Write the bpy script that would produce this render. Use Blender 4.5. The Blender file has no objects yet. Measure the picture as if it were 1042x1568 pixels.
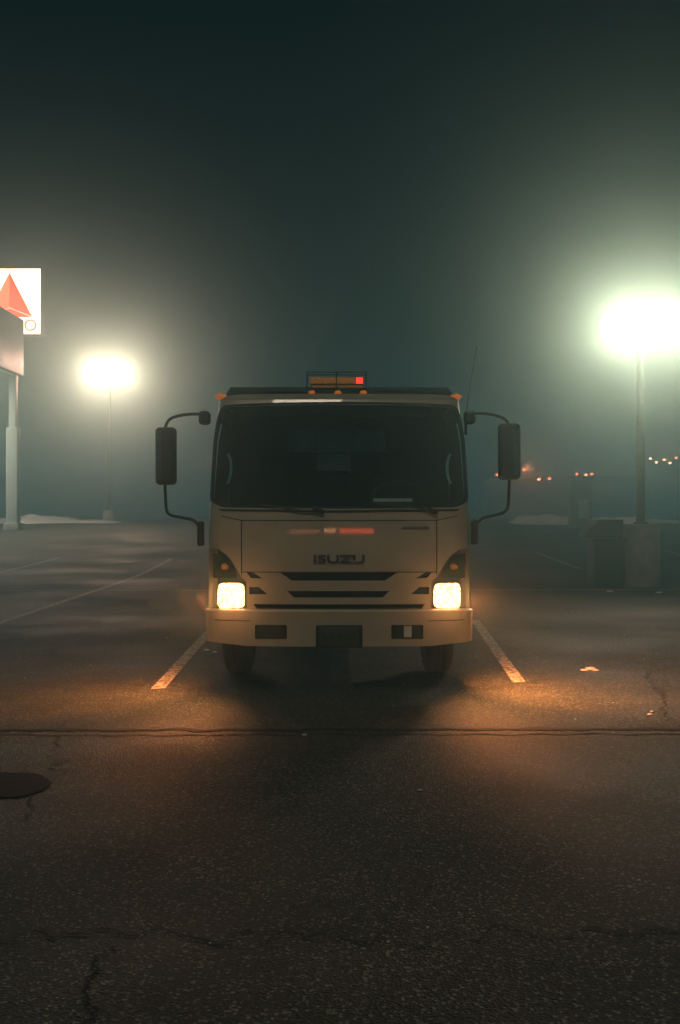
import bpy, math, random, bmesh
import mathutils
from mathutils import Vector, Matrix, noise
from mathutils.geometry import delaunay_2d_cdt
random.seed(7)
scene=bpy.context.scene
F=1520.0; CX=521.0; HY=787.0; CH=1.4
# ---------------------------------------------------------------- helpers
def new_mat(name, base=(0.5,0.5,0.5), rough=0.5, metal=0.0, emis=None, estr=0.0, var=0.15, scale=8.0, coat=0.0, bump=0.0, bscale=60, spec=0.5):
    m=bpy.data.materials.new(name); m.use_nodes=True
    nt=m.node_tree; b=nt.nodes['Principled BSDF']
    tc=nt.nodes.new('ShaderNodeTexCoord'); n=nt.nodes.new('ShaderNodeTexNoise')
    n.inputs['Scale'].default_value=scale; n.inputs['Detail'].default_value=6
    nt.links.new(tc.outputs['Object'],n.inputs['Vector'])
    r=nt.nodes.new('ShaderNodeValToRGB')
    r.color_ramp.elements[0].position=0.3; r.color_ramp.elements[1].position=0.7
    r.color_ramp.elements[0].color=tuple(c*(1-var) for c in base)+(1,)
    r.color_ramp.elements[1].color=tuple(min(1,c*(1+var)) for c in base)+(1,)
    nt.links.new(n.outputs['Fac'],r.inputs['Fac']); nt.links.new(r.outputs['Color'],b.inputs['Base Color'])
    mr=nt.nodes.new('ShaderNodeMapRange'); mr.inputs['To Min'].default_value=max(0.02,rough-0.1); mr.inputs['To Max'].default_value=min(1,rough+0.12)
    nt.links.new(n.outputs['Fac'],mr.inputs['Value']); nt.links.new(mr.outputs['Result'],b.inputs['Roughness'])
    b.inputs['Metallic'].default_value=metal
    b.inputs['Specular IOR Level'].default_value=spec
    b.inputs['Coat Weight'].default_value=coat
    if emis:
        b.inputs['Emission Color'].default_value=tuple(emis)+(1,); b.inputs['Emission Strength'].default_value=estr
    if bump>0:
        n2=nt.nodes.new('ShaderNodeTexNoise'); n2.inputs['Scale'].default_value=bscale; n2.inputs['Detail'].default_value=5
        nt.links.new(tc.outputs['Object'],n2.inputs['Vector'])
        bp=nt.nodes.new('ShaderNodeBump'); bp.inputs['Strength'].default_value=bump; bp.inputs['Distance'].default_value=0.02
        nt.links.new(n2.outputs['Fac'],bp.inputs['Height']); nt.links.new(bp.outputs['Normal'],b.inputs['Normal'])
    return m
def empty(name,loc=(0,0,0)):
    o=bpy.data.objects.new(name,None); o.location=loc; o.empty_display_size=0.3
    scene.collection.objects.link(o); return o
def link(o,parent):
    scene.collection.objects.link(o)
    if parent:
        o.parent=parent; o.matrix_parent_inverse=Matrix.Translation(-Vector(parent.location))
    return o
def mesh(name,verts,faces,mat,parent=None,smooth=False):
    me=bpy.data.meshes.new(name); me.from_pydata([tuple(v) for v in verts],[],faces); me.update()
    if mat: me.materials.append(mat)
    if smooth:
        for p in me.polygons: p.use_smooth=True
    return link(bpy.data.objects.new(name,me),parent)
def box(name,c,s,mat,parent=None,bev=0.0,rot=(0,0,0),taper=None,seg=3):
    bm=bmesh.new(); bmesh.ops.create_cube(bm,size=1)
    for v in bm.verts:
        if taper and v.co.z>0: v.co.x*=taper[0]; v.co.y*=taper[1]
        v.co=Vector((v.co.x*s[0],v.co.y*s[1],v.co.z*s[2]))
    if bev>0: bmesh.ops.bevel(bm,geom=bm.edges[:],offset=bev,segments=seg,profile=0.5,affect='EDGES')
    me=bpy.data.meshes.new(name); bm.to_mesh(me); bm.free(); me.materials.append(mat)
    if bev>0:
        for p in me.polygons: p.use_smooth=True
        try: me.set_sharp_from_angle(angle=math.radians(35))
        except Exception: pass
    o=bpy.data.objects.new(name,me); o.location=c; o.rotation_euler=rot
    return link(o,parent)
def cyl(name,p1,p2,r1,mat,parent=None,r2=None,n=24,bev=0.0):
    p1=Vector(p1);p2=Vector(p2); d=p2-p1
    bm=bmesh.new(); bmesh.ops.create_cone(bm,cap_ends=True,segments=n,radius1=r1,radius2=r1 if r2 is None else r2,depth=d.length)
    if bev>0:
        bmesh.ops.bevel(bm,geom=[e for e in bm.edges if abs(e.verts[0].co.z-e.verts[1].co.z)<1e-5],offset=bev,segments=3,affect='EDGES')
    me=bpy.data.meshes.new(name); bm.to_mesh(me); bm.free(); me.materials.append(mat)
    for p in me.polygons: p.use_smooth=len(p.vertices)<=4
    try: me.set_sharp_from_angle(angle=math.radians(40))
    except Exception: pass
    o=bpy.data.objects.new(name,me); o.location=(p1+p2)/2
    o.rotation_mode='QUATERNION'; o.rotation_quaternion=d.to_track_quat('Z','Y')
    return link(o,parent)
def tube(name,pts,r,mat,parent=None,cyclic=False):
    cu=bpy.data.curves.new(name,'CURVE'); cu.dimensions='3D'; cu.bevel_depth=r; cu.bevel_resolution=4; cu.use_fill_caps=True
    sp=cu.splines.new('NURBS'); sp.points.add(len(pts)-1)
    for i,p in enumerate(pts): sp.points[i].co=(*p,1)
    sp.order_u=3; sp.use_endpoint_u=True; sp.use_cyclic_u=cyclic; sp.resolution_u=8
    cu.materials.append(mat)
    return link(bpy.data.objects.new(name,cu),parent)
def lamp(name,typ,loc,power,col,parent=None,radius=0.1,**kw):
    l=bpy.data.lights.new(name,typ); l.energy=power; l.color=col
    if typ!='SUN' and typ!='AREA': l.shadow_soft_size=radius
    for k,v in kw.items():
        if k not in('rot','aim'): setattr(l,k,v)
    o=bpy.data.objects.new(name,l); o.location=loc
    if 'rot' in kw: o.rotation_euler=kw['rot']
    if 'aim' in kw: o.rotation_euler=Vector(kw['aim']).to_track_quat('-Z','Y').to_euler()
    return link(o,parent)
def PX(px,py,Y): return Vector(((px-CX)/F*Y, Y, CH-(py-HY)/F*Y))
def smooth01(t): t=max(0,min(1,t)); return t*t*(3-2*t)
def gz(x,y): return 1.08*smooth01((y-20)/28.0)+0.012*noise.noise(Vector((x*0.13,y*0.13,0)))*smooth01((y-2)/6)
def GP(px,py):
    Y=2.0
    while Y<300:
        if CH-(py-HY)/F*Y<=gz((px-CX)/F*Y,Y): break
        Y+=0.02
    x=(px-CX)/F*Y
    return Vector((x,Y,gz(x,Y)))
# ---------------------------------------------------------------- materials
def asphalt(name='asphalt',k=1.0):
    m=bpy.data.materials.new(name); m.use_nodes=True; nt=m.node_tree; b=nt.nodes['Principled BSDF']
    N=nt.nodes.new; L=nt.links.new
    tc=N('ShaderNodeTexCoord')
    def nz(s,d=4):
        n=N('ShaderNodeTexNoise'); n.inputs['Scale'].default_value=s; n.inputs['Detail'].default_value=d; L(tc.outputs['Object'],n.inputs['Vector']); return n
    big=nz(0.35,6); mid=nz(2.5,6); fine=nz(90,3)
    vor=N('ShaderNodeTexVoronoi'); vor.inputs['Scale'].default_value=105; L(tc.outputs['Object'],vor.inputs['Vector'])
    r1=N('ShaderNodeValToRGB'); r1.color_ramp.elements[0].position=0.36; r1.color_ramp.elements[1].position=0.66
    r1.color_ramp.elements[0].color=(0.022*k,0.031*k,0.028*k,1); r1.color_ramp.elements[1].color=(0.055*k,0.063*k,0.053*k,1)
    mx=N('ShaderNodeMath'); mx.operation='MULTIPLY_ADD'; mx.inputs[1].default_value=0.5; 
    L(big.outputs['Fac'],mx.inputs[0]); 
    mx2=N('ShaderNodeMath'); mx2.operation='MULTIPLY'; mx2.inputs[1].default_value=0.5; L(mid.outputs['Fac'],mx2.inputs[0]); L(mx2.outputs[0],mx.inputs[2])
    L(mx.outputs[0],r1.inputs['Fac'])
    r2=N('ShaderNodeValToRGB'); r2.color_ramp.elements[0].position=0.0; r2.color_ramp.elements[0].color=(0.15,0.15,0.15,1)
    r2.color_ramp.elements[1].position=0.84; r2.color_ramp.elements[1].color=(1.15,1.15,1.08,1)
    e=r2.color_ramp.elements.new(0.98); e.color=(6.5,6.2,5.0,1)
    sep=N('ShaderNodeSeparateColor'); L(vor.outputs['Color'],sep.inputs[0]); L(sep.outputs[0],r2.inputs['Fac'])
    mul=N('ShaderNodeMix'); mul.data_type='RGBA'; mul.blend_type='MULTIPLY'; mul.inputs[0].default_value=1.0
    L(r1.outputs['Color'],mul.inputs[6]); L(r2.outputs['Color'],mul.inputs[7])
    L(mul.outputs[2],b.inputs['Base Color'])
    rr=N('ShaderNodeMapRange'); rr.inputs['From Min'].default_value=0.35; rr.inputs['From Max'].default_value=0.65; rr.inputs['To Min'].default_value=0.48; rr.inputs['To Max'].default_value=0.8
    L(big.outputs['Fac'],rr.inputs['Value']); L(rr.outputs[0],b.inputs['Roughness'])
    b.inputs['Specular IOR Level'].default_value=0.35
    hh=N('ShaderNodeMath'); hh.operation='ADD'; L(fine.outputs['Fac'],hh.inputs[0]); L(vor.outputs['Distance'],hh.inputs[1])
    bp=N('ShaderNodeBump'); bp.inputs['Strength'].default_value=0.6; bp.inputs['Distance'].default_value=0.008
    L(hh.outputs[0],bp.inputs['Height']); L(bp.outputs['Normal'],b.inputs['Normal'])
    return m
M_asph=asphalt()
M_patch=new_mat('oil_film',(0.010,0.011,0.011),0.8,var=0.4,scale=10,bump=0.3,bscale=80,spec=0.2)
def paintmark(name,col,wear):
    m=new_mat(name,col,0.6,var=0.2,scale=14,bump=0.4,bscale=90); nt=m.node_tree
    b=nt.nodes['Principled BSDF']; N=nt.nodes.new; L=nt.links.new
    tc=N('ShaderNodeTexCoord'); n=N('ShaderNodeTexNoise'); n.inputs['Scale'].default_value=22; n.inputs['Detail'].default_value=8; n.inputs['Roughness'].default_value=0.75
    L(tc.outputs['Object'],n.inputs['Vector'])
    r=N('ShaderNodeValToRGB'); r.color_ramp.elements[0].position=wear-0.06; r.color_ramp.elements[1].position=wear+0.06
    L(n.outputs['Fac'],r.inputs['Fac']); L(r.outputs['Color'],b.inputs['Alpha'])
    return m
M_line=paintmark('worn_line_paint',(0.55,0.54,0.46),0.46)
M_line2=paintmark('faded_line_paint',(0.55,0.55,0.46),0.45)
M_tar=new_mat('crack_tar',(0.008,0.008,0.008),0.75,bump=0.5)
M_snow=new_mat('dirty_snow',(0.78,0.82,0.82),0.8,var=0.2,scale=1.5,bump=0.8,bscale=4)
M_paint=new_mat('cream_cab_paint',(0.57,0.50,0.365),0.34,coat=1.0,var=0.09,scale=3)
M_roof=new_mat('cream_paint_toned_down',(0.45,0.40,0.30),0.75,coat=0.0,var=0.12,scale=3,spec=0.2)  # cab cream darkened and dulled to hold down the roof highlight
M_black=new_mat('black_plastic',(0.012,0.012,0.013),0.45,bump=0.15,bscale=200)
M_dark=new_mat('dark_void',(0.004,0.004,0.004),0.8,spec=0.2)
M_steel=new_mat('dump_body_steel',(0.02,0.022,0.024),0.5,var=0.3,bump=0.2)
M_rub=new_mat('tyre_rubber',(0.012,0.012,0.012),0.85,bump=0.4,bscale=120)
M_rim=new_mat('wheel_rim_steel',(0.45,0.45,0.43),0.45,metal=0.6)
M_chrome=new_mat('reflector_chrome',(0.75,0.72,0.66),0.18,metal=1.0,var=0.05)
M_badge=new_mat('badge_chrome',(0.35,0.34,0.31),0.3,metal=1.0)
M_letter=new_mat('lettering_chrome',(0.12,0.11,0.10),0.3,metal=0.4)
M_amber=new_mat('amber_lens',(0.75,0.2,0.02),0.2,emis=(1,0.28,0.03),estr=0.25)
M_amberdim=new_mat('amber_lens_dim',(0.6,0.2,0.01),0.2,emis=(1,0.42,0.05),estr=0.08,var=0.5,scale=60)
M_red=new_mat('red_lens',(0.6,0.02,0.01),0.2,emis=(1,0.05,0.015),estr=1.4)
M_seat=new_mat('seat_fabric',(0.012,0.015,0.016),0.9)
M_paper=new_mat('paper',(0.75,0.77,0.75),0.8)
M_pane=new_mat('rear_pane',(0.55,0.75,0.80),0.4)  # pale opaque colour stands in for light seen through the rear window
M_mirglass=new_mat('mirror_back_trim',(0.05,0.085,0.09),0.3)
M_conc=new_mat('concrete',(0.30,0.31,0.30),0.85,var=0.25,scale=5,bump=0.5)
M_pole=new_mat('pole_paint',(0.014,0.018,0.02),0.6,var=0.25,spec=0.3)
M_bin=new_mat('bin_plastic',(0.035,0.045,0.045),0.45,bump=0.2,bscale=30)
M_white=new_mat('canopy_white',(0.34,0.42,0.42),0.5)
M_fasc=new_mat('canopy_fascia',(0.06,0.11,0.12),0.5,var=0.1,scale=1)
M_lampe=new_mat('floodlight_lens',(0.9,0.9,0.85),0.3,emis=(1,0.93,0.68),estr=7)
M_head=new_mat('headlamp_lens',(0.8,0.75,0.65),0.2,emis=(1,0.58,0.24),estr=8)
nt=M_head.node_tree; b=nt.nodes['Principled BSDF']; tc=nt.nodes.new('ShaderNodeTexCoord'); vv=nt.nodes.new('ShaderNodeTexVoronoi'); vv.inputs['Scale'].default_value=34
mrr=nt.nodes.new('ShaderNodeMapRange'); mrr.inputs['From Max'].default_value=0.6; mrr.inputs['To Min'].default_value=18; mrr.inputs['To Max'].default_value=2.2
nt.links.new(tc.outputs['Object'],vv.inputs['Vector']); nt.links.new(vv.outputs['Distance'],mrr.inputs['Value']); nt.links.new(mrr.outputs[0],b.inputs['Emission Strength'])
def glassmat(name,tint,refl=1.0):
    m=bpy.data.materials.new(name); m.use_nodes=True; nt=m.node_tree; nt.nodes.clear()
    o=nt.nodes.new('ShaderNodeOutputMaterial'); t=nt.nodes.new('ShaderNodeBsdfTransparent'); t.inputs[0].default_value=(*tint,1)
    g=nt.nodes.new('ShaderNodeBsdfGlossy'); g.inputs['Roughness'].default_value=0.04
    f=nt.nodes.new('ShaderNodeFresnel'); f.inputs['IOR'].default_value=1.5
    mm=nt.nodes.new('ShaderNodeMath'); mm.operation='MULTIPLY'; mm.inputs[1].default_value=refl
    x=nt.nodes.new('ShaderNodeMixShader'); L=nt.links.new
    L(f.outputs[0],mm.inputs[0]); L(mm.outputs[0],x.inputs[0]); L(t.outputs[0],x.inputs[1]); L(g.outputs[0],x.inputs[2]); L(x.outputs[0],o.inputs['Surface'])
    return m
M_glass=glassmat('windshield_glass',(0.66,0.82,0.85),0.4)
M_sglass=glassmat('side_window_glass',(0.88,0.95,0.95))
# ---------------------------------------------------------------- ground
ys=[-45,-25,-10,-3,0]+[1+i*0.5 for i in range(30)]+[16+i*1.0 for i in range(36)]+[55,60,70,85,100,130,170,220,300,420]
xs=[-400,-250,-150,-90,-60,-45]+[-35+i*1.0 for i in range(71)]+[45,60,90,150,250,400]
V=[];Fc=[]
for y in ys:
    for x in xs: V.append((x,y,gz(x,y)))
nx=len(xs)
for j in range(len(ys)-1):
    for i in range(nx-1):
        a=j*nx+i; Fc.append((a,a+1,a+nx+1,a+nx))
mesh('parking_lot_ground',V,Fc,M_asph,None,True)
marks=empty('parking_lot_markings',(0,10,0))
def strip(name,p,q,w,mat,par,lift=0.006,n=40,jag=0.0,taper=False):
    V=[];Fc=[]; p=Vector(p);q=Vector(q); d=(q-p); t=Vector((-d.y,d.x,0)).normalized()
    for i in range(n+1):
        c=p+d*(i/n); 
        if jag: c=c+t*(noise.noise(Vector((i*0.31,p.x*3,p.y*7)))*jag+noise.noise(Vector((i*1.7,p.x*3,9)))*jag*0.35)
        ww=w*(1+ (0.7*noise.noise(Vector((i*0.9,3,p.y))) if jag else 0))
        if taper: ww*=max(0.15,math.sin(math.pi*min(1,max(0,i/n)))**0.5)
        for s in (-1,1):
            v=c+t*s*ww/2; V.append((v.x,v.y,gz(v.x,v.y)+lift))
        if i<n: a=2*i; Fc.append((a,a+1,a+3,a+2))
    return mesh(name,V,Fc,mat,par)
for i,(a,b,w,mt) in enumerate([((243,1056),(322,968),0.11,M_line),((797,1046),(728,950),0.11,M_line),
      ((-60,975),(262,856),0.12,M_line),((-60,889),(92,854),0.12,M_line),((822,846),(893,872),0.12,M_line),((1012,842),(1100,862),0.12,M_line)]):
    strip('stall_line_%d'%(i+1),GP(*a),GP(*b),w,mt,marks,n=60)
strip('row_divider_line',(-14,17.95,0),(9,18.3,0),0.10,M_line2,marks,n=200)
cracks=empty('asphalt_cracks',(0,5,0))
strip('seam',(-6,6.42,0),(6,6.45,0),0.06,M_tar,cracks,0.004,200,0.05)
strip('seam_edge',(-6,6.26,0),(6,6.32,0),0.02,M_tar,cracks,0.004,200,0.05)
strip('crack_1',(-2,3.22,0),(2,3.35,0),0.012,M_tar,cracks,0.004,150,0.16,True)
strip('crack_2',(-0.76,3.25,0),(-0.62,2.3,0),0.012,M_tar,cracks,0.004,50,0.06,True)
strip('crack_3',(-1.9,7.0,0),(-1.35,4.3,0),0.012,M_tar,cracks,0.004,60,0.12,True)
strip('crack_4',(2.2,6.4,0),(3.0,9.6,0),0.018,M_tar,cracks,0.004,60,0.2,True)
strip('crack_5',(-12,25.4,0),(9,26.5,0),0.08,M_tar,cracks,0.004,150,0.5)
strip('crack_6',(-2.3,5.6,0),(-1.95,4.6,0),0.012,M_tar,cracks,0.004,60,0.12,True)
strip('crack_7',(2.0,16.4,0),(8,15.2,0),0.06,M_tar,cracks,0.004,90,0.3,True)
V=[(-1.78,5.15,gz(0,5)+0.006)];n=60
for i in range(n):
    a=i/n*2*math.pi; r=1+0.3*noise.noise(Vector((math.cos(a)*1.5,math.sin(a)*1.5,0)))+0.10*noise.noise(Vector((math.cos(a)*6,math.sin(a)*6,4)))
    x=-1.8+0.38*r*math.cos(a); y=5.1+0.22*r*math.sin(a); V.append((x,y,gz(x,y)+0.006))
mesh('oil_stain',V,[(0,1+i,1+(i+1)%n) for i in range(n)],M_patch,None)
debris=empty('ice_debris',(1,7,0))
def lump(name,c,s,mat,par,seed=0,sub=2):
    bm=bmesh.new(); bmesh.ops.create_icosphere(bm,subdivisions=sub,radius=1)
    for v in bm.verts:
        k=1+0.35*noise.noise(v.co*1.7+Vector((seed*3.1,seed,0)))
        v.co=Vector((v.co.x*s[0]*k,v.co.y*s[1]*k,v.co.z*s[2]*k))
    me=bpy.data.meshes.new(name); bm.to_mesh(me); bm.free(); me.materials.append(mat)
    for p in me.polygons:p.use_smooth=True
    o=bpy.data.objects.new(name,me); o.location=c; return link(o,par)
k=0
for (px,py,s) in [(906,1025,0.05),(897,1027,0.035),(914,1027,0.03),(998,1095,0.022),(468,1127,0.018),(645,1212,0.014),(1001,1091,0.014),(318,996,0.03),(330,999,0.025),(935,906,0.07),(1010,908,0.06)]:
    g=GP(px,py); k+=1; lump('ice_%d'%k,(g.x,g.y,g.z+0.003),(s,s*0.9,s*0.3),M_snow,debris,k)
for i in range(110):
    x=random.uniform(-3.5,3.5); y=random.uniform(3,16); s=random.uniform(0.003,0.008); k+=1
    lump('grit_%d'%k,(x,y,gz(x,y)+s*0.4),(s,s,s*0.6),M_snow,debris,k,1)
def bank(name,x0,x1,y0,dep,h,seed):
    V=[];Fc=[];nx=int((x1-x0)/0.25);ny=12
    for j in range(ny+1):
        for i in range(nx+1):
            x=x0+(x1-x0)*i/nx; v=j/ny; y=y0+dep*v
            e=math.sin(math.pi*v)**0.7*min(1,math.sin(math.pi*i/nx)*4)
            hh=h*e*max(0.08,0.55+0.9*noise.noise(Vector((x*0.35,seed,y*0.3)))+0.4*noise.noise(Vector((x*1.5,y*1.2,seed))))
            V.append((x,y+0.5*noise.noise(Vector((x*0.4,seed,2))),gz(x,y)-0.02+hh))
    for j in range(ny):
        for i in range(nx):
            a=j*(nx+1)+i; Fc.append((a,a+1,a+nx+2,a+nx+1))
    return mesh(name,V,Fc,M_snow,None,True)
bank('snow_bank',-17,-9.5,43,2.6,0.40,1.0)
bank('snow_bank',-29,-18,45,2.6,0.34,5.0)
bank('snow_bank',7.4,13.5,42,2.6,0.48,2.0)
bank('snow_bank',13,24,43,2.8,0.40,8.0)
# ---------------------------------------------------------------- truck
TR=empty('dump_truck',(0,9.5,0))
class Surf:
    def __init__(s,ypts,wpts,r,bow): s.yp=ypts;s.wp=wpts;s.r=r;s.bow=bow
    @staticmethod
    def it(pts,z):
        if z<=pts[0][0]: return pts[0][1]
        for (a,b),(c,d) in zip(pts,pts[1:]):
            if z<=c:
                t=(z-a)/(c-a); return b+(d-b)*t
        return pts[-1][1]
    def y0(s,z):
        return sum(s.it(s.yp,z+k*0.03) for k in (-2,-1,0,1,2))/5
    def w(s,z): return s.it(s.wp,z)
    def P0(s,u,z):
        w=s.w(z);r=s.r;y=s.y0(z);a=abs(u);sg=1 if u>=0 else -1
        if a<=w-r: return Vector((u,y+s.bow*(a/w)**2,z))
        yb=y+s.bow*((w-r)/w)**2
        th=(a-(w-r))/r
        if th<=math.pi/2: return Vector((sg*(w-r+r*math.sin(th)),yb+r*(1-math.cos(th)),z))
        return Vector((sg*w,yb+r+(a-(w-r)-r*math.pi/2),z))
    def P(s,u,z,off=0.0):
        p=s.P0(u,z)
        if off==0: return p
        du=s.P0(u+0.004,z)-s.P0(u-0.004,z); dz=s.P0(u,z+0.004)-s.P0(u,z-0.004)
        n=du.cross(dz).normalized(); return p+n*off
    def sz(s,px,py):
        sg=1 if px>=CX else -1; z=1.4;u=0.0
        for k in range(12):
            Y=s.P0(u,z).y; z=CH-(py-HY)/F*Y
            lo=0;hi=s.w(z)-s.r+s.r*1.35
            for j in range(26):
                m=(lo+hi)/2;p=s.P0(m,z)
                if p.x/p.y*F<abs(px-CX): lo=m
                else: hi=m
            u=lo*sg
        return (u,z)
def densify(poly,d=0.03):
    out=[]
    for i in range(len(poly)):
        a=Vector(poly[i]);b=Vector(poly[(i+1)%len(poly)]);n=max(1,int((b-a).length/d))
        for k in range(n): out.append(a+(b-a)*k/n)
    return out
def rounded(poly,r,n=5):
    out=[]
    N=len(poly)
    for i in range(N):
        p=Vector(poly[i]);a=Vector(poly[i-1])-p;b=Vector(poly[(i+1)%N])-p
        rr=min(r,a.length*0.45,b.length*0.45); a=p+a.normalized()*rr;b=p+b.normalized()*rr
        for k in range(n+1):
            t=k/n; out.append(a*(1-t)**2+p*2*t*(1-t)+b*t*t)
    return out
def inside(p,poly):
    c=False;x,y=p[0],p[1];j=len(poly)-1
    for i in range(len(poly)):
        xi,yi=poly[i][0],poly[i][1];xj,yj=poly[j][0],poly[j][1]
        if (yi>y)!=(yj>y) and x<(xj-xi)*(y-yi)/(yj-yi)+xi: c=not c
        j=i
    return c
def panel(name,S,outer,holes,mat,par,off=0.0,gs=0.05,smooth=True):
    outer=densify(outer); holes=[densify(h) for h in holes]
    pts=[];edges=[]
    for pl in [outer]+holes:
        b=len(pts); pts+= [Vector(p) for p in pl]; edges+=[(b+i,b+(i+1)%len(pl)) for i in range(len(pl))]
    x0=min(p.x for p in outer);x1=max(p.x for p in outer);z0=min(p.y for p in outer);z1=max(p.y for p in outer)
    bnd=pts[:]
    kd=mathutils.kdtree.KDTree(len(bnd))
    for i,p in enumerate(bnd): kd.insert((p.x,p.y,0),i)
    kd.balance()
    x=x0+gs/2
    while x<x1:
        z=z0+gs/2
        while z<z1:
            if kd.find((x,z,0))[2]>gs*0.35 and inside((x,z),outer): pts.append(Vector((x,z)))
            z+=gs
        x+=gs
    r=delaunay_2d_cdt(pts,edges,[],0,1e-6)
    vs,fs=r[0],r[2]; keep=[]
    for f in fs:
        c=((vs[f[0]].x+vs[f[1]].x+vs[f[2]].x)/3,(vs[f[0]].y+vs[f[1]].y+vs[f[2]].y)/3)
        if not inside(c,outer) or any(inside(c,h) for h in holes): continue
        a,b,d=[vs[i] for i in f]
        if (b-a).cross(d-a)<0: f=(f[0],f[2],f[1])
        keep.append(tuple(f))
    return mesh(name,[S.P(v.x,v.y,off) for v in vs],keep,mat,par,smooth)
def rim(name,S,poly,o1,o2,mat,par):
    pl=densify(poly);n=len(pl)
    V=[S.P(p.x,p.y,o1) for p in pl]+[S.P(p.x,p.y,o2) for p in pl]
    return mesh(name,V,[(i,(i+1)%n,n+(i+1)%n,n+i) for i in range(n)],mat,par)
def px(S,pts): return [S.sz(*p) for p in pts]
def mir(pts): return [(2*CX-a,b) for a,b in pts][::-1]
cab=Surf([(0.55,7.72),(1.0,7.735),(1.43,7.79),(2.30,8.08),(2.4,8.13)],[(0.6,1.045),(1.45,1.045),(2.0,1.035),(2.32,1.0)],0.17,0.06)
ZB,ZT=0.650,2.335
SE=1.04-0.17+0.17*math.pi/2+1.45
WS=rounded(px(cab,[(343,621),(430,616.5),(521,615.5),(612,616.5),(699,621),(710,645),(716,700),(719,764),(700,777),(521,779),(342,777),(323,764),(326,700),(332,645)]),0.05)
outer=[(-SE,ZB),(SE,ZB),(SE,ZT),(-SE,ZT)]
sw=[]
for sg in (1,-1):
    p=[(1.30*1,1.50),(2.25,1.50),(2.28,2.18),(1.38,2.18)]
    p=[(sg*a,b) for a,b in p]; sw.append(rounded(p,0.06))
slot1=px(cab,[(431,877),(609,877),(592,889),(448,889)])
slot2=px(cab,[(441,905),(598,905),(588,915),(452,915)])
slotA=px(cab,[(379,876),(388,876),(404,886),(386,885)])
slotB=px(cab,[(383,899),(398,899),(411,910),(383,910)])
slotA2=px(cab,mir([(379,876),(388,876),(404,886),(386,885)])); slotB2=px(cab,mir([(383,899),(398,899),(411,910),(383,910)]))
low=px(cab,[(390,925),(652,925),(646,935.5),(396,935.5)])
HLp=[(322,838),(336,841),(352,852),(371,884),(379,890),(380,936),(322,936)]
HL=rounded(px(cab,HLp),0.02); HL2=rounded(px(cab,mir(HLp)),0.02)
holes=[WS]+sw+[slot1,slot2,slotA,slotB,slotA2,slotB2,low,HL,HL2]
panel('cab_shell',cab,outer,holes,M_paint,TR)
panel('windshield',cab,WS,[],M_glass,TR,-0.012)
rim('windshield_seal',cab,WS,0.003,-0.03,M_black,TR)
WSi=[ (u*0.985, 1.86+(z-1.86)*0.955) for u,z in [(p[0],p[1]) for p in WS]]
panel('windshield_frit',cab,WS,[WSi],M_black,TR,-0.009)
for i,p in enumerate(sw): panel('door_window_%d'%(i+1),cab,p,[],M_sglass,TR,-0.01)
for i,(p,d) in enumerate([(slot1,.05),(slot2,.05),(slotA,.03),(slotB,.03),(slotA2,.03),(slotB2,.03),(low,.06)]):
    rim('grille_wall_%d'%i,cab,p,0,-d,M_black,TR); panel('grille_floor_%d'%i,cab,p,[],M_dark,TR,-d)
def loop(z,inset):
    L=[cab.P0(-SE+2*SE*i/160,ZT) for i in range(161)]
    yb=max(p.y for p in L); out=[]
    for p in L:
        f=(p.y-8.1)/(yb-8.1)
        out.append(Vector((p.x*(1-inset),p.y+inset*(1-f)-inset*0.3*f,z)))
    return out
rings=[];steps=14
for j in range(steps+1):
    a=j/steps*math.pi/2
    rings.append(loop(ZT+0.06*math.sin(a),0.13*(1-math.cos(a))))
V=[v for r in rings for v in r];n=len(rings[0]);Fc=[]
for j in range(steps):
    for i in range(n-1): a=j*n+i; Fc.append((a,a+1,a+n+1,a+n))
top=rings[-1]; b=len(V); 
for j in range(1,7):
    t=j/6
    for v in top: V.append((v.x*(1-t),v.y+(8.9-v.y)*t,v.z+0.03*math.sin(t*math.pi/2)))
base=b-n
for j in range(6):
    for i in range(n-1): a=base+j*n+i; Fc.append((a,a+1,a+n+1,a+n))
mesh('cab_roof',V,Fc,M_roof,TR,True)
ybk=cab.P0(SE,1).y
box('cab_back_wall',(0,ybk-0.01,1.5),(2.05,0.03,1.72),M_seat,TR)
box('cab_floor',(0,8.9,0.72),(1.98,1.6,0.1),M_black,TR)
box('rear_window',(-0.02,ybk-0.03,2.09),(0.92,0.012,0.22),M_pane,TR,0.004)
box('headliner',(0,8.85,2.325),(1.9,1.3,0.02),M_seat,TR)
box('dashboard',(0,8.13,1.32),(1.9,0.42,0.22),M_black,TR,0.05)
box('instrument_hood',(0.42,8.16,1.45),(0.42,0.25,0.10),M_black,TR,0.04)
for i,x in enumerate((-0.62,-0.12,0.52)):
    box('seat_base_%d'%i,(x,8.85,1.05),(0.46,0.5,0.16),M_seat,TR,0.05)
    box('seat_back_%d'%i,(x,9.12,1.43),(0.46,0.14,0.66),M_seat,TR,0.06,rot=(-0.12,0,0))
    box('headrest_%d'%i,(x,9.14,1.86),(0.27,0.1,0.17),M_seat,TR,0.04)
pts=[(0.50+0.21*math.cos(a),8.42+0.13*math.sin(a)*0.6,1.56+0.21*math.sin(a)*0.55) for a in [k/24*2*math.pi for k in range(24)]]
tube('steering_wheel',pts,0.014,M_black,TR,True)
cyl('steering_column',(0.5,8.42,1.56),(0.5,8.2,1.35),0.03,M_black,TR)
box('dash_paper',(0.44,8.08,1.475),(0.32,0.16,0.004),M_paper,TR,rot=(0.7,0,0))
box('seat_paper',(-0.05,8.98,1.87),(0.30,0.01,0.16),M_paper,TR,rot=(-0.1,0,0))
for i,sg in enumerate((-1,1)):
    tube('grab_handle_%d'%i,[(sg*0.93,8.25,1.65),(sg*0.90,8.25,1.7),(sg*0.90,8.28,1.85),(sg*0.93,8.3,1.9)],0.012,M_pane,TR)
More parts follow.
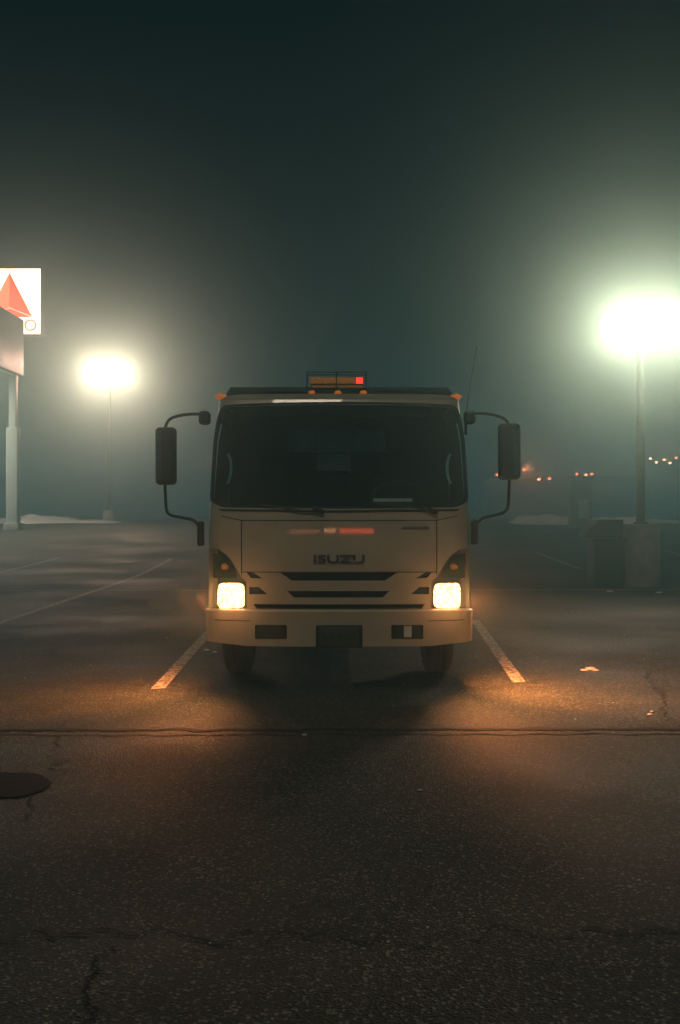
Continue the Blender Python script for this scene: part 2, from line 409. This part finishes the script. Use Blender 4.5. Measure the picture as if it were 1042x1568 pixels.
def seam(name,a,b,w=1.6):
    dx=b[0]-a[0];dy=b[1]-a[1];l=math.hypot(dx,dy);nx_,ny_=-dy/l*w/2,dx/l*w/2
    panel(name,cab,px(cab,[(a[0]+nx_,a[1]+ny_),(b[0]+nx_,b[1]+ny_),(b[0]-nx_,b[1]-ny_),(a[0]-nx_,a[1]-ny_)]),[],M_dark,TR,0.0015,0.04)
seam('panel_gap_1',(371.5,797),(371.5,880)); seam('panel_gap_2',(2*CX-371.5,880),(2*CX-371.5,797))
seam('panel_gap_3',(372,876),(670,876),1.2)
seam('panel_gap_4',(340,790),(372,797),1.2); seam('panel_gap_5',(372,797),(670,797),1.2); seam('panel_gap_6',(670,797),(702,790),1.2)
panel('cowl_trim',cab,px(cab,[(335,779.5),(521,781.5),(707,779.5),(700,783),(521,785),(342,783)]),[],M_black,TR,0.004,0.04)
for i,(a,b,c) in enumerate([((489,782),(470,787),(400,772)),((663,783),(640,777),(560,772))]):
    A=cab.P(*cab.sz(*a),0.02);B=cab.P(*cab.sz(*b),0.03);C=cab.P(*cab.sz(*c),0.02)
    tube('wiper_arm_%d'%i,[A,B,C],0.007,M_black,TR)
    box('wiper_pivot_%d'%i,A,(0.09,0.04,0.035),M_black,TR,0.012,rot=(0,0.35,0))
def text(name,body,size,loc,rot,mat,par,ext=0.006,sx=1.0):
    c=bpy.data.curves.new(name,'FONT'); c.body=body; c.size=size; c.extrude=ext; c.align_x='CENTER'; c.align_y='CENTER'; c.offset=0.001; c.bevel_depth=0.001
    c.materials.append(mat); o=bpy.data.objects.new(name,c); o.location=loc; o.rotation_euler=rot; o.scale=(sx,1,1); return link(o,par)
p=cab.P(*cab.sz(521,856.5),0.008); text('maker_lettering','ISUZU',0.085,p,(math.radians(86),0,0),M_letter,TR,sx=1.75)
p=cab.P(*cab.sz(638,808),0.006); box('model_badge',p,(0.21,0.006,0.022),M_badge,TR,0.002,rot=(-0.1,0,0.06))
M_ts=new_mat('signal_reflector',(0.25,0.17,0.09),0.15,metal=0.8,var=0.7,scale=25)
M_cov=glassmat('lamp_cover_glass',(0.95,0.93,0.9))
for i,(H,mm) in enumerate(((HL,False),(HL2,True))):
    f=(lambda q: mir(q)) if mm else (lambda q:q)
    rim('headlamp_bezel_%d'%i,cab,H,0.002,-0.07,M_paint,TR)
    panel('headlamp_housing_%d'%i,cab,H,[],M_badge,TR,-0.07)
    lens=rounded(px(cab,f([(333,893),(375,893),(376,931),(332,931)])),0.05)
    panel('headlamp_lens_%d'%i,cab,lens,[],M_head,TR,-0.02); rim('headlamp_cup_%d'%i,cab,lens,-0.02,-0.07,M_chrome,TR)
    ts=rounded(px(cab,f([(325,846),(342,850),(360,874),(364,885),(326,885)])),0.01)
    panel('turn_signal_lens_%d'%i,cab,ts,[],M_ts,TR,-0.012)
    bulb=cab.P(*cab.sz(*( (2*CX-345,868) if mm else (345,868))),-0.008)
    lump('turn_signal_bulb_%d'%i,bulb,(0.03,0.012,0.025),M_amberdim,TR,3)
    panel('lamp_cover_%d'%i,cab,H,[],M_cov,TR,0.001)
bum=Surf([(0.3,7.665),(0.66,7.665)],[(0.3,1.05),(0.66,1.06)],0.17,0.06)
SB=1.05-.17+.17*math.pi/2+0.35
zt=0.643; 
bo=[(-SB,0.42),(-0.95,0.40),(-0.7,0.375),(0.7,0.375),(0.95,0.40),(SB,0.42),(SB,zt),(-SB,zt)]
fog=rounded(px(bum,[(392,957),(441,957),(441,979),(392,979)]),0.012); fog2=rounded(px(bum,mir([(392,957),(441,957),(441,979),(392,979)])),0.012)
panel('bumper',bum,bo,[fog,fog2],M_paint,TR)
for i,p in enumerate((fog,fog2)):
    rim('bumper_recess_wall_%d'%i,bum,p,0,-0.06,M_black,TR); panel('bumper_recess_%d'%i,bum,p,[],M_black,TR,-0.06)
def bseam(name,a,b,w):
    panel(name,bum,px(bum,[(a[0],a[1]-w/2),(b[0],b[1]-w/2),(b[0],b[1]+w/2),(a[0],a[1]+w/2)]),[],M_dark,TR,0.0015,0.04)
bseam('bumper_crease_1',(385,951),(330,949),1.2); bseam('bumper_crease_2',(657,951),(712,949),1.2)
V=[];n=80
for k,(o,z) in enumerate([(0,zt),(-0.012,zt+0.012),(-0.05,zt+0.016),(-0.16,zt+0.016)]):
    for i in range(n+1):
        q=bum.P(-SB+2*SB*i/n,zt,o) if o else bum.P0(-SB+2*SB*i/n,zt); V.append((q.x,q.y,z))
mesh('bumper_top',V,[(k*(n+1)+i,k*(n+1)+i+1,(k+1)*(n+1)+i+1,(k+1)*(n+1)+i) for k in range(3) for i in range(n)],M_paint,TR,True)
V=[bum.P0(-SB+2*SB*i/n,0.40 if abs(-SB+2*SB*i/n)>0.8 else 0.377) for i in range(n+1)]+[bum.P(-SB+2*SB*i/n,0.42,-0.14) for i in range(n+1)]
mesh('bumper_underside',V,[(i,n+1+i,n+2+i,i+1) for i in range(n)],M_black,TR)
M_plate=new_mat('licence_plate',(0.07,0.065,0.055),0.5,var=0.5,scale=30)
box('plate_holder',(0,7.655,0.455),(0.36,0.02,0.175),M_black,TR,0.008)
box('plate',(0,7.640,0.455),(0.30,0.006,0.15),M_plate,TR,0.004)
text('plate_text','C7 4109',0.075,(0,7.636,0.455),(math.pi/2,0,0),M_black,TR,0.001)
p=PX(626,967,7.70); box('bumper_tag',p,(0.06,0.02,0.09),M_paper,TR,0.004)
box('front_crossmember',(0,7.95,0.62),(1.7,0.12,0.25),M_dark,TR)
box('chassis_rail_1',(-0.4,11.2,0.62),(0.09,6.2,0.2),M_steel,TR); box('chassis_rail_2',(0.4,11.2,0.62),(0.09,6.2,0.2),M_steel,TR)
cyl('front_axle',(-0.8,8.85,0.42),(0.8,8.85,0.42),0.06,M_steel,TR)
box('engine_sump',(0,8.9,0.55),(0.6,0.9,0.3),M_dark,TR,0.05)
def wheel(name,x,y,w=0.24,R=0.405):
    V=[];Fc=[];prof=[(-w/2,0.25),(-w/2,R-0.07),(-w/2+0.02,R-0.02),(-w/2+0.05,R),(-0.03,R),(-0.028,R-0.012),(-0.018,R-0.012),(-0.016,R),(0.016,R),(0.018,R-0.012),(0.028,R-0.012),(0.03,R),(w/2-0.05,R),(w/2-0.02,R-0.02),(w/2,R-0.07),(w/2,0.25)]
    n=48;m=len(prof)
    for i in range(n):
        a=i/n*2*math.pi
        for (dx,r) in prof: V.append((x+dx,y+r*math.cos(a),R+r*math.sin(a)))
    for i in range(n):
        for j in range(m-1): Fc.append((i*m+j,i*m+j+1,((i+1)%n)*m+j+1,((i+1)%n)*m+j))
    mesh(name+'_tyre',V,Fc,M_rub,TR,True)
    cyl(name+'_rim',(x-w*0.3,y,R),(x+w*0.3,y,R),0.252,M_rim,TR); 
    for sg in (-1,1): cyl(name+'_hub%d'%sg,(x+sg*w*0.3,y,R),(x+sg*(w*0.3+0.06),y,R),0.08,M_rim,TR)
wheel('front_wheel_1',-0.88,8.8);wheel('front_wheel_2',0.86,8.8)
for i,x in enumerate((-0.98,-0.70,0.70,0.98)): wheel('rear_wheel_%d'%i,x,12.4)
cyl('rear_axle',(-0.8,12.4,0.4),(0.8,12.4,0.4),0.09,M_steel,TR)
for sg in (-1,1):
    box('wheel_arch_%d'%sg,(sg*0.9,9.25,0.68),(0.3,0.06,0.5),M_black,TR)
    box('step_%d'%sg,(sg*0.97,8.25,0.52),(0.18,0.4,0.10),M_black,TR,0.02)
def Z(py,Y): return CH-(py-HY)/F*Y
yb0=ybk+0.35
zt_=Z(594,yb0); zs_=Z(609,yb0)
V=[(-1.08,yb0,0.95),(1.08,yb0,0.95),(1.135,yb0,zs_),(1.075,yb0,zt_),(-1.075,yb0,zt_),(-1.135,yb0,zs_)]
V2=[(x,y+0.06,z) for x,y,z in V]
Fc=[(0,1,2,3,4,5),(11,10,9,8,7,6)]+[(i,6+i,6+(i+1)%6,(i+1)%6) for i in range(6)]
mesh('dump_body_front_wall',V+V2,Fc,M_steel,TR)
box('dump_body_lip',(0,yb0-0.02,zt_-0.02),(2.14,0.05,0.05),M_steel,TR,0.012)
for sg in (-1,1):
    box('dump_body_side_%d'%sg,(sg*1.10,yb0+2.05,1.62),(0.06,3.95,1.25),M_steel,TR,0.01)
    for k in range(6): box('dump_body_rib_%d_%d'%(sg,k),(sg*1.15,yb0+0.4+k*0.65,1.6),(0.05,0.08,1.2),M_steel,TR,0.01)
box('dump_body_floor',(0,yb0+2.05,0.96),(2.14,3.95,0.08),M_steel,TR)
box('tailgate',(0,yb0+4.06,1.6),(2.2,0.06,1.25),M_steel,TR,0.01)
box('subframe',(0,11.4,0.8),(0.9,4.5,0.14),M_steel,TR)
box('side_marker_lamp',(-1.19,yb0+0.1,1.9),(0.03,0.08,0.05),M_red,TR,0.008)
lamp('side_marker_light','POINT',(-1.26,yb0+0.1,1.9),0.5,(1,0.06,0.02),TR,0.03)
Yl=8.55
def X(px_,Y): return (px_-CX)/F*Y
def LB(a,b,c,d,name,mat,dy=0,dep=0.1,bev=0.004):
    x0,x1=X(a,Yl),X(c,Yl);z0,z1=Z(d,Yl),Z(b,Yl)
    box(name,((x0+x1)/2,Yl+dy,(z0+z1)/2),(x1-x0,dep,z1-z0),mat,TR,bev)
for k,x in enumerate((472.5,517,561.5)): LB(x-1,572,x+1,602,'guard_post_%d'%k,M_black,-0.12,0.012,0.002)
for k,y in enumerate((573,577,597)): LB(472,y-0.7,562,y+0.7,'guard_rail_%d'%k,M_black,-0.12,0.012,0.002)
LB(475,595,560,601,'lightbar_base',M_black,0.02,0.22)
LB(477,579,501,588,'lightbar_lens_1',M_amberdim); LB(501.6,579,516,588,'lightbar_lens_2',M_amberdim); LB(518,579,545,588,'lightbar_lens_3',M_amberdim); LB(547,579,557,587,'lightbar_lens_4',M_red)
LB(477,588.5,559,590.5,'lightbar_body',M_steel); LB(480,591,556,594.5,'lightbar_reflector',M_amberdim)
for k,x in enumerate((479,519,558)):
    lump('clearance_lamp_%d'%k,(X(x,8.2),8.2,Z(601,8.2)),(0.03,0.04,0.018),M_amber,TR,1)
for k,x in enumerate((340,700)):
    lump('marker_lamp_%d'%k,(X(x,8.3),8.3,Z(607.5,8.3)),(0.045,0.06,0.03),M_amber,TR,2)
tube('antenna',[(1.04,8.15,2.15),(1.06,8.15,2.4),(1.13,8.15,2.78)],0.003,M_black,TR)
cyl('antenna_base',(1.04,8.15,2.05),(1.04,8.15,2.2),0.012,M_black,TR)
def mp(a,b,Y): return tuple(PX(a,b,Y))
for k,(c,armA,armB,mnt1,mnt2) in enumerate([
  ((256,698.5,32,88),[(322,635,8.0),(300,633,7.95),(270,637,7.85),(256,645,7.8),(254,660,7.8)],[(254,738,7.8),(255,772,7.8),(258,789,7.82),(283,793,7.9),(303,797,7.95),(309,812,8.0)],(315,640),(309,817)),
  ((781.5,691.5,34,86),[(716,634,8.0),(740,632,7.95),(768,637,7.85),(780,645,7.8),(782,655,7.8)],[(782,730,7.8),(781,765,7.8),(779,784,7.82),(755,790,7.9),(738,793,7.95),(729,806,8.0)],(721,639),(728,815))]):
    cc=PX(c[0],c[1],7.8)
    box('mirror_housing_%d'%k,cc,(c[2]/F*7.8,0.11,c[3]/F*7.8),M_black,TR,0.035,rot=(0,0,0.12 if k==0 else -0.12),seg=5)
    sg=-1 if k==0 else 1
    box('mirror_trim_%d'%k,cc+Vector((sg*0.045,-0.036,0.0)),(0.055,0.055,c[3]/F*7.8*0.88),M_mirglass,TR,0.018)
    tube('mirror_upper_arm_%d'%k,[mp(*q) for q in armA],0.012,M_black,TR)
    tube('mirror_lower_arm_%d'%k,[mp(*q) for q in armB],0.012,M_black,TR)
    box('mirror_upper_mount_%d'%k,PX(mnt1[0],mnt1[1],8.02),(0.09,0.12,0.11),M_black,TR,0.03)
    box('mirror_lower_mount_%d'%k,PX(mnt2[0],mnt2[1],8.02),(0.05,0.1,0.20),M_black,TR,0.018)
for i,sg in enumerate((-1,1)):
    lamp('headlight_beam_%d'%i,'SPOT',(sg*0.95,7.56,0.77),(110 if sg<0 else 150),(1,0.36,0.10),TR,0.06,spot_size=math.radians(126),spot_blend=1.0,aim=(sg*0.66,-0.44,-0.70))
    lamp('headlight_side_spill_%d'%i,'SPOT',(sg*1.10,7.74,0.80),(180 if sg<0 else 480),(1,0.30,0.08),TR,0.05,spot_size=math.radians(136),spot_blend=1.0,aim=(sg*0.80,0.22,-0.50))
    lamp('headlight_forward_%d'%i,'SPOT',(sg*1.02,7.54,0.74),(6 if sg<0 else 8.5),(1,0.17,0.03),TR,0.05,spot_size=math.radians(110),spot_blend=0.8,aim=(sg*0.6,-1,-0.22))
    lamp('headlight_glow_%d'%i,'POINT',(sg*0.87,7.57,0.75),1.4,(1,0.38,0.11),TR,0.05)
# ---------------------------------------------------------------- lamp posts
def lamp_post(x,y,h,base_r,base_h,pr,heads,power,lightcol,lh):
    g=gz(x,y); E=empty('parking_lot_lamp_post',(x,y,g))
    if base_h>0: cyl('concrete_base',(x,y,g-0.1),(x,y,g+base_h),base_r,M_conc,E,bev=0.03,n=40)
    cyl('pole',(x,y,g+base_h),(x,y,h-0.45),pr,M_pole,E,r2=pr*0.85)
    cyl('base_flange',(x,y,g+base_h),(x,y,g+base_h+0.04),pr*1.6,M_pole,E)
    cyl('pole_cap',(x,y,h-0.45),(x,y,h-0.1),pr*1.15,M_pole,E,r2=pr*0.5)
    cyl('crossarm',(x-heads*0.8,y+0.1,h),(x+heads*0.8,y+0.1,h),0.03,M_pole,E)
    az=math.atan2(x,y)*0.6
    for k,sg in enumerate((-1,1)):
        hx=x+sg*heads
        box('floodlight_%d'%k,(hx,y+0.10,h),(heads*1.70,0.2,lh-0.06),M_pole,E,0.08)
        box('floodlight_lens_%d'%k,(hx,y-0.04,h),(heads*1.86,0.2,lh),M_lampe,E,0.09,seg=6)
        lamp('floodlight_bulb_%d'%k,'SPOT',(hx,y-0.26,h),power,lightcol,E,0.12,spot_size=math.radians(130),spot_blend=1.0,rot=(math.radians(-78),0,-az))
    return E
yl=19.3; xl=(982-CX)/F*yl
lamp_post(xl,yl,Z(503,yl),0.375,1.20,0.085,0.40,360,(1,0.86,0.60),0.46)
y2=46.0
lamp_post((168-CX)/F*y2,y2,Z(573,y2),0.3,0.5,0.07,0.60,760,(1,0.86,0.60),0.75)
# ---------------------------------------------------------------- trash bin
BX,BY=(929-CX)/F*19.0,19.0; g=gz(BX,BY)
E=empty('trash_bin',(BX,BY,g))
box('body',(BX,BY,g+0.46),(0.56,0.6,0.92),M_bin,E,0.03,taper=(1.06,1.06))
box('rim',(BX,BY,g+0.92),(0.66,0.7,0.06),M_bin,E,0.02)
hoodv=[(-0.30,0),(0.28,0),(0.28,0.34),(-0.20,0.34),(-0.42,0.10),(-0.42,0.0)]
V=[(BX+a-0.03,BY-0.32,g+0.95+b) for a,b in hoodv]+[(BX+a-0.03,BY+0.32,g+0.95+b) for a,b in hoodv];n=6
o=mesh('hood',V,[tuple(range(n)),tuple(range(2*n-1,n-1,-1))]+[(i,n+i,n+(i+1)%n,(i+1)%n) for i in range(n)],M_bin,E)
bv=o.modifiers.new('b','BEVEL'); bv.width=0.025; bv.segments=3
box('flap',(BX-0.42,BY,g+1.02),(0.03,0.5,0.17),M_black,E,0.01,rot=(0,0.5,0))
# ---------------------------------------------------------------- gas canopy
cf=39.0; cx1=(37-CX)/F*cf
E=empty('gas_station_canopy',(cx1-6,cf-4,gz(cx1,cf)))
zb,ztp=Z(577,cf),Z(490,cf)
box('fascia',(cx1-7,cf-4,(zb+ztp)/2),(14,8,ztp-zb),M_fasc,E,0.04)
box('soffit_trim',(cx1-7,cf-4,zb-0.04),(13.7,7.7,0.08),M_white,E)
for k,(dx,dy) in enumerate(((-0.22,-0.6),(-9,-0.6),(-9,-7))):
    x=cx1+dx; y=cf+dy; gg=gz(x,y)
    box('column_%d'%k,(x,y,(gg+zb)/2),(0.28,0.28,zb-gg),M_white,E,0.02)
    box('column_cladding_%d'%k,(x,y,gg+(Z(655,y)-gg)/2),(0.44,0.44,Z(655,y)-gg),M_white,E,0.02)
    box('column_plinth_%d'%k,(x,y,gg+0.12),(0.6,0.6,0.3),M_conc,E,0.03)
for k in range(4):
    box('downlight_%d'%k,(cx1-2-3*k,cf-4,zb-0.10),(0.5,0.5,0.04),M_lampe,E)
lamp('canopy_light','AREA',(cx1-5,cf-4.5,zb-0.15),1500,(0.82,1,0.76),E,shape='RECTANGLE',size=9,size_y=5)
# ---------------------------------------------------------------- sign
sy=42.0
def SX(p): return (p-CX)/F*sy
E=empty('gas_station_sign',(SX(15),sy,gz(SX(15),sy)))
M_sw=new_mat('sign_white',(0.8,0.8,0.75),0.4,emis=(1,0.86,0.60),estr=4.5,var=0.05)
M_sr=new_mat('sign_red',(0.7,0.1,0.04),0.4,emis=(1,0.08,0.025),estr=2.1,var=0.05)
M_so=new_mat('sign_orange',(0.8,0.3,0.2),0.4,emis=(1,0.20,0.08),estr=2.3,var=0.05)
z0,z1=Z(511,sy),Z(411,sy)
box('sign_cabinet',(SX(15),sy+0.3,(z0+z1)/2),(SX(63)-SX(-33),0.5,z1-z0+0.08),M_steel,E,0.03)
box('sign_face',(SX(15),sy+0.03,(z0+z1)/2),(SX(62)-SX(-32),0.04,z1-z0),M_sw,E,0.005)
def tri(name,pts,mat,d): mesh(name,[(SX(a),sy-d,Z(b,sy)) for a,b in pts],[tuple(range(len(pts)))],mat,E)
tri('sign_triangle_right',[(15,417),(50,485),(15,471)],M_sr,0.01)
tri('sign_triangle_left',[(15,417),(15,471),(-20,485)],M_so,0.01)
tri('sign_triangle_base',[(-20,485.5),(15,471.5),(50,485.5)],M_sr,0.012)
text('sign_letters','CITGO',0.7,(SX(18),sy-0.02,Z(499,sy)),(math.pi/2,0,0),M_so,E,0.005,sx=1.0)
cyl('sign_post',(SX(-10),sy+0.3,gz(0,sy)),(SX(-10),sy+0.3,z0),0.15,M_pole,E)
# unseen glow panels added behind the viewer (reflect as red streak on cab front)
E=empty('added_streak_panels',(1,-20,0))
box('panel_red',(1.45,-20,8.0),(2.9,0.1,0.17),new_mat('streak_glow_red',(0.5,0.05,0.02),0.4,emis=(1,0.12,0.04),estr=12),E,0.01)
box('panel_amber',(-0.8,-20,8.02),(0.95,0.1,0.15),new_mat('streak_glow_amber',(0.5,0.3,0.1),0.4,emis=(1,0.5,0.22),estr=12),E,0.01)
box('panel_dim',(-2.95,-20,7.98),(2.6,0.1,0.12),new_mat('streak_glow_dim',(0.3,0.2,0.1),0.4,emis=(1,0.4,0.18),estr=4),E,0.01)
box('backboard',(-0.6,-20.15,8.0),(8.4,0.15,1.2),M_steel,E,0.03)
cyl('post_1',(-3,-20.15,0),(-3,-20.15,7.5),0.12,M_pole,E); cyl('post_2',(2,-20.15,0),(2,-20.15,7.5),0.12,M_pole,E)
# ---------------------------------------------------------------- kiosk
ky=40.0;kx=(889-CX)/F*ky;g=gz(kx,ky)
E=empty('utility_kiosk',(kx,ky,g))
kh=Z(733,ky)-g
box('cabinet',(kx,ky,g+kh/2),(0.82,0.7,kh),M_fasc,E,0.03)
box('cap',(kx,ky,g+kh+0.03),(0.92,0.8,0.06),M_pole,E,0.02)
box('notice',(kx+0.05,ky-0.362,g+kh*0.38),(0.42,0.02,0.75),M_white,E,0.005)
# ---------------------------------------------------------------- distant buildings
M_wall=new_mat('distant_wall',(0.06,0.07,0.07),0.8)
M_win=new_mat('dark_window',(0.02,0.03,0.03),0.2)
M_win2=new_mat('lit_lamp',(0.8,0.7,0.5),0.5,emis=(1,0.74,0.38),estr=7)
M_win3=new_mat('lit_lamp_orange',(0.8,0.3,0.1),0.5,emis=(1,0.48,0.18),estr=5)
def building(x0,x1,y,h,nw):
    g=gz(x0,y); E=empty('commercial_building',((x0+x1)/2,y+5,g))
    box('walls',((x0+x1)/2,y+5,g+h/2),(x1-x0,10,h),M_wall,E,0.05); box('parapet',((x0+x1)/2,y+5,g+h+0.15),(x1-x0+0.4,10.4,0.3),M_steel,E)
    for i in range(nw):
        x=x0+(i+0.5)*(x1-x0)/nw
        box('window_%d'%i,(x,y-0.02,g+1.6),((x1-x0)/nw*0.5,0.06,1.4),M_win,E,0.01)
    return E
b1=building(14.5,27,88,3.4,7); b2=building(30,48,75,3.6,8)
for i,(a,b,m) in enumerate([(762,727,M_win3),(803,719,M_win3),(826,734,M_win2),(842,733,M_win3),(884,726,M_win3),(898,727,M_win2),(907,726,M_win3)]):
    q=PX(a,b,86); lump('exterior_lamp_%d'%i,q,(0.13,0.1,0.11),m,b1,i)
for i,(a,b,m) in enumerate([(997,702,M_win2),(1006,708,M_win2),(1018,704,M_win2),(1027,709,M_win2),(1036,701,M_win3)]):
    q=PX(a,b,73); lump('exterior_lamp_%d'%i,q,(0.10,0.1,0.09),m,b2,i)
lamp('exterior_light','POINT',PX(810,719,85),110,(1,0.45,0.18),b1,0.3)
# ---------------------------------------------------------------- fog (scattering + faint teal emission standing in for multiple scattering)
m=bpy.data.materials.new('fog'); m.use_nodes=True; nt=m.node_tree; nt.nodes.clear()
o=nt.nodes.new('ShaderNodeOutputMaterial'); s=nt.nodes.new('ShaderNodeVolumeScatter')
s.inputs['Color'].default_value=(0.60,0.97,0.95,1); s.inputs['Density'].default_value=0.025; s.inputs['Anisotropy'].default_value=0.9
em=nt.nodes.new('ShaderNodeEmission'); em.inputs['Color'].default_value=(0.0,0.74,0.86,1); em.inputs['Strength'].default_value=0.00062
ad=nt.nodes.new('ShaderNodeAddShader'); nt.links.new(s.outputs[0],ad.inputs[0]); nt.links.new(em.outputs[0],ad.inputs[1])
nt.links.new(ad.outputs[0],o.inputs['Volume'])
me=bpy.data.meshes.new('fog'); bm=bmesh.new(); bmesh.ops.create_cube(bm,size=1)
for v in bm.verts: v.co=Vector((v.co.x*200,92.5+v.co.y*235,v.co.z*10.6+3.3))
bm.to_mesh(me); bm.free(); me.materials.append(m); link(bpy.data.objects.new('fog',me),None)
# ---------------------------------------------------------------- world / added fill
w=bpy.data.worlds.new('World'); scene.world=w; w.use_nodes=True; nt=w.node_tree
bg=nt.nodes['Background']; sk=nt.nodes.new('ShaderNodeTexSky'); sk.sky_type='NISHITA'; sk.sun_disc=False
sk.sun_elevation=math.radians(12); sk.sun_rotation=math.radians(180)
mx=nt.nodes.new('ShaderNodeMix'); mx.data_type='RGBA'; mx.blend_type='MULTIPLY'; mx.inputs[0].default_value=1; mx.inputs[7].default_value=(0.0,0.75,0.75,1)
nt.links.new(sk.outputs[0],mx.inputs[6]); nt.links.new(mx.outputs[2],bg.inputs['Color']); bg.inputs['Strength'].default_value=0.0003
lamp('night_fill','SUN',(0,-10,20),0.29,(0.97,0.95,0.72),None,angle=math.radians(10),rot=(math.radians(36),0,math.radians(-8)))  # added fill, standing in for unseen night light from behind the viewer
# ---------------------------------------------------------------- camera
cam=bpy.data.cameras.new('camera'); co=bpy.data.objects.new('camera',cam); scene.collection.objects.link(co)
co.location=(0.007,0,CH); co.rotation_euler=(math.radians(90),0,0)
cam.sensor_fit='HORIZONTAL'; cam.sensor_width=24; cam.lens=24*F/1042; cam.shift_y=3/1042; cam.clip_end=1500; cam.clip_start=0.05
scene.camera=co
scene.view_settings.view_transform='Standard'; scene.view_settings.look='None'; scene.view_settings.exposure=0
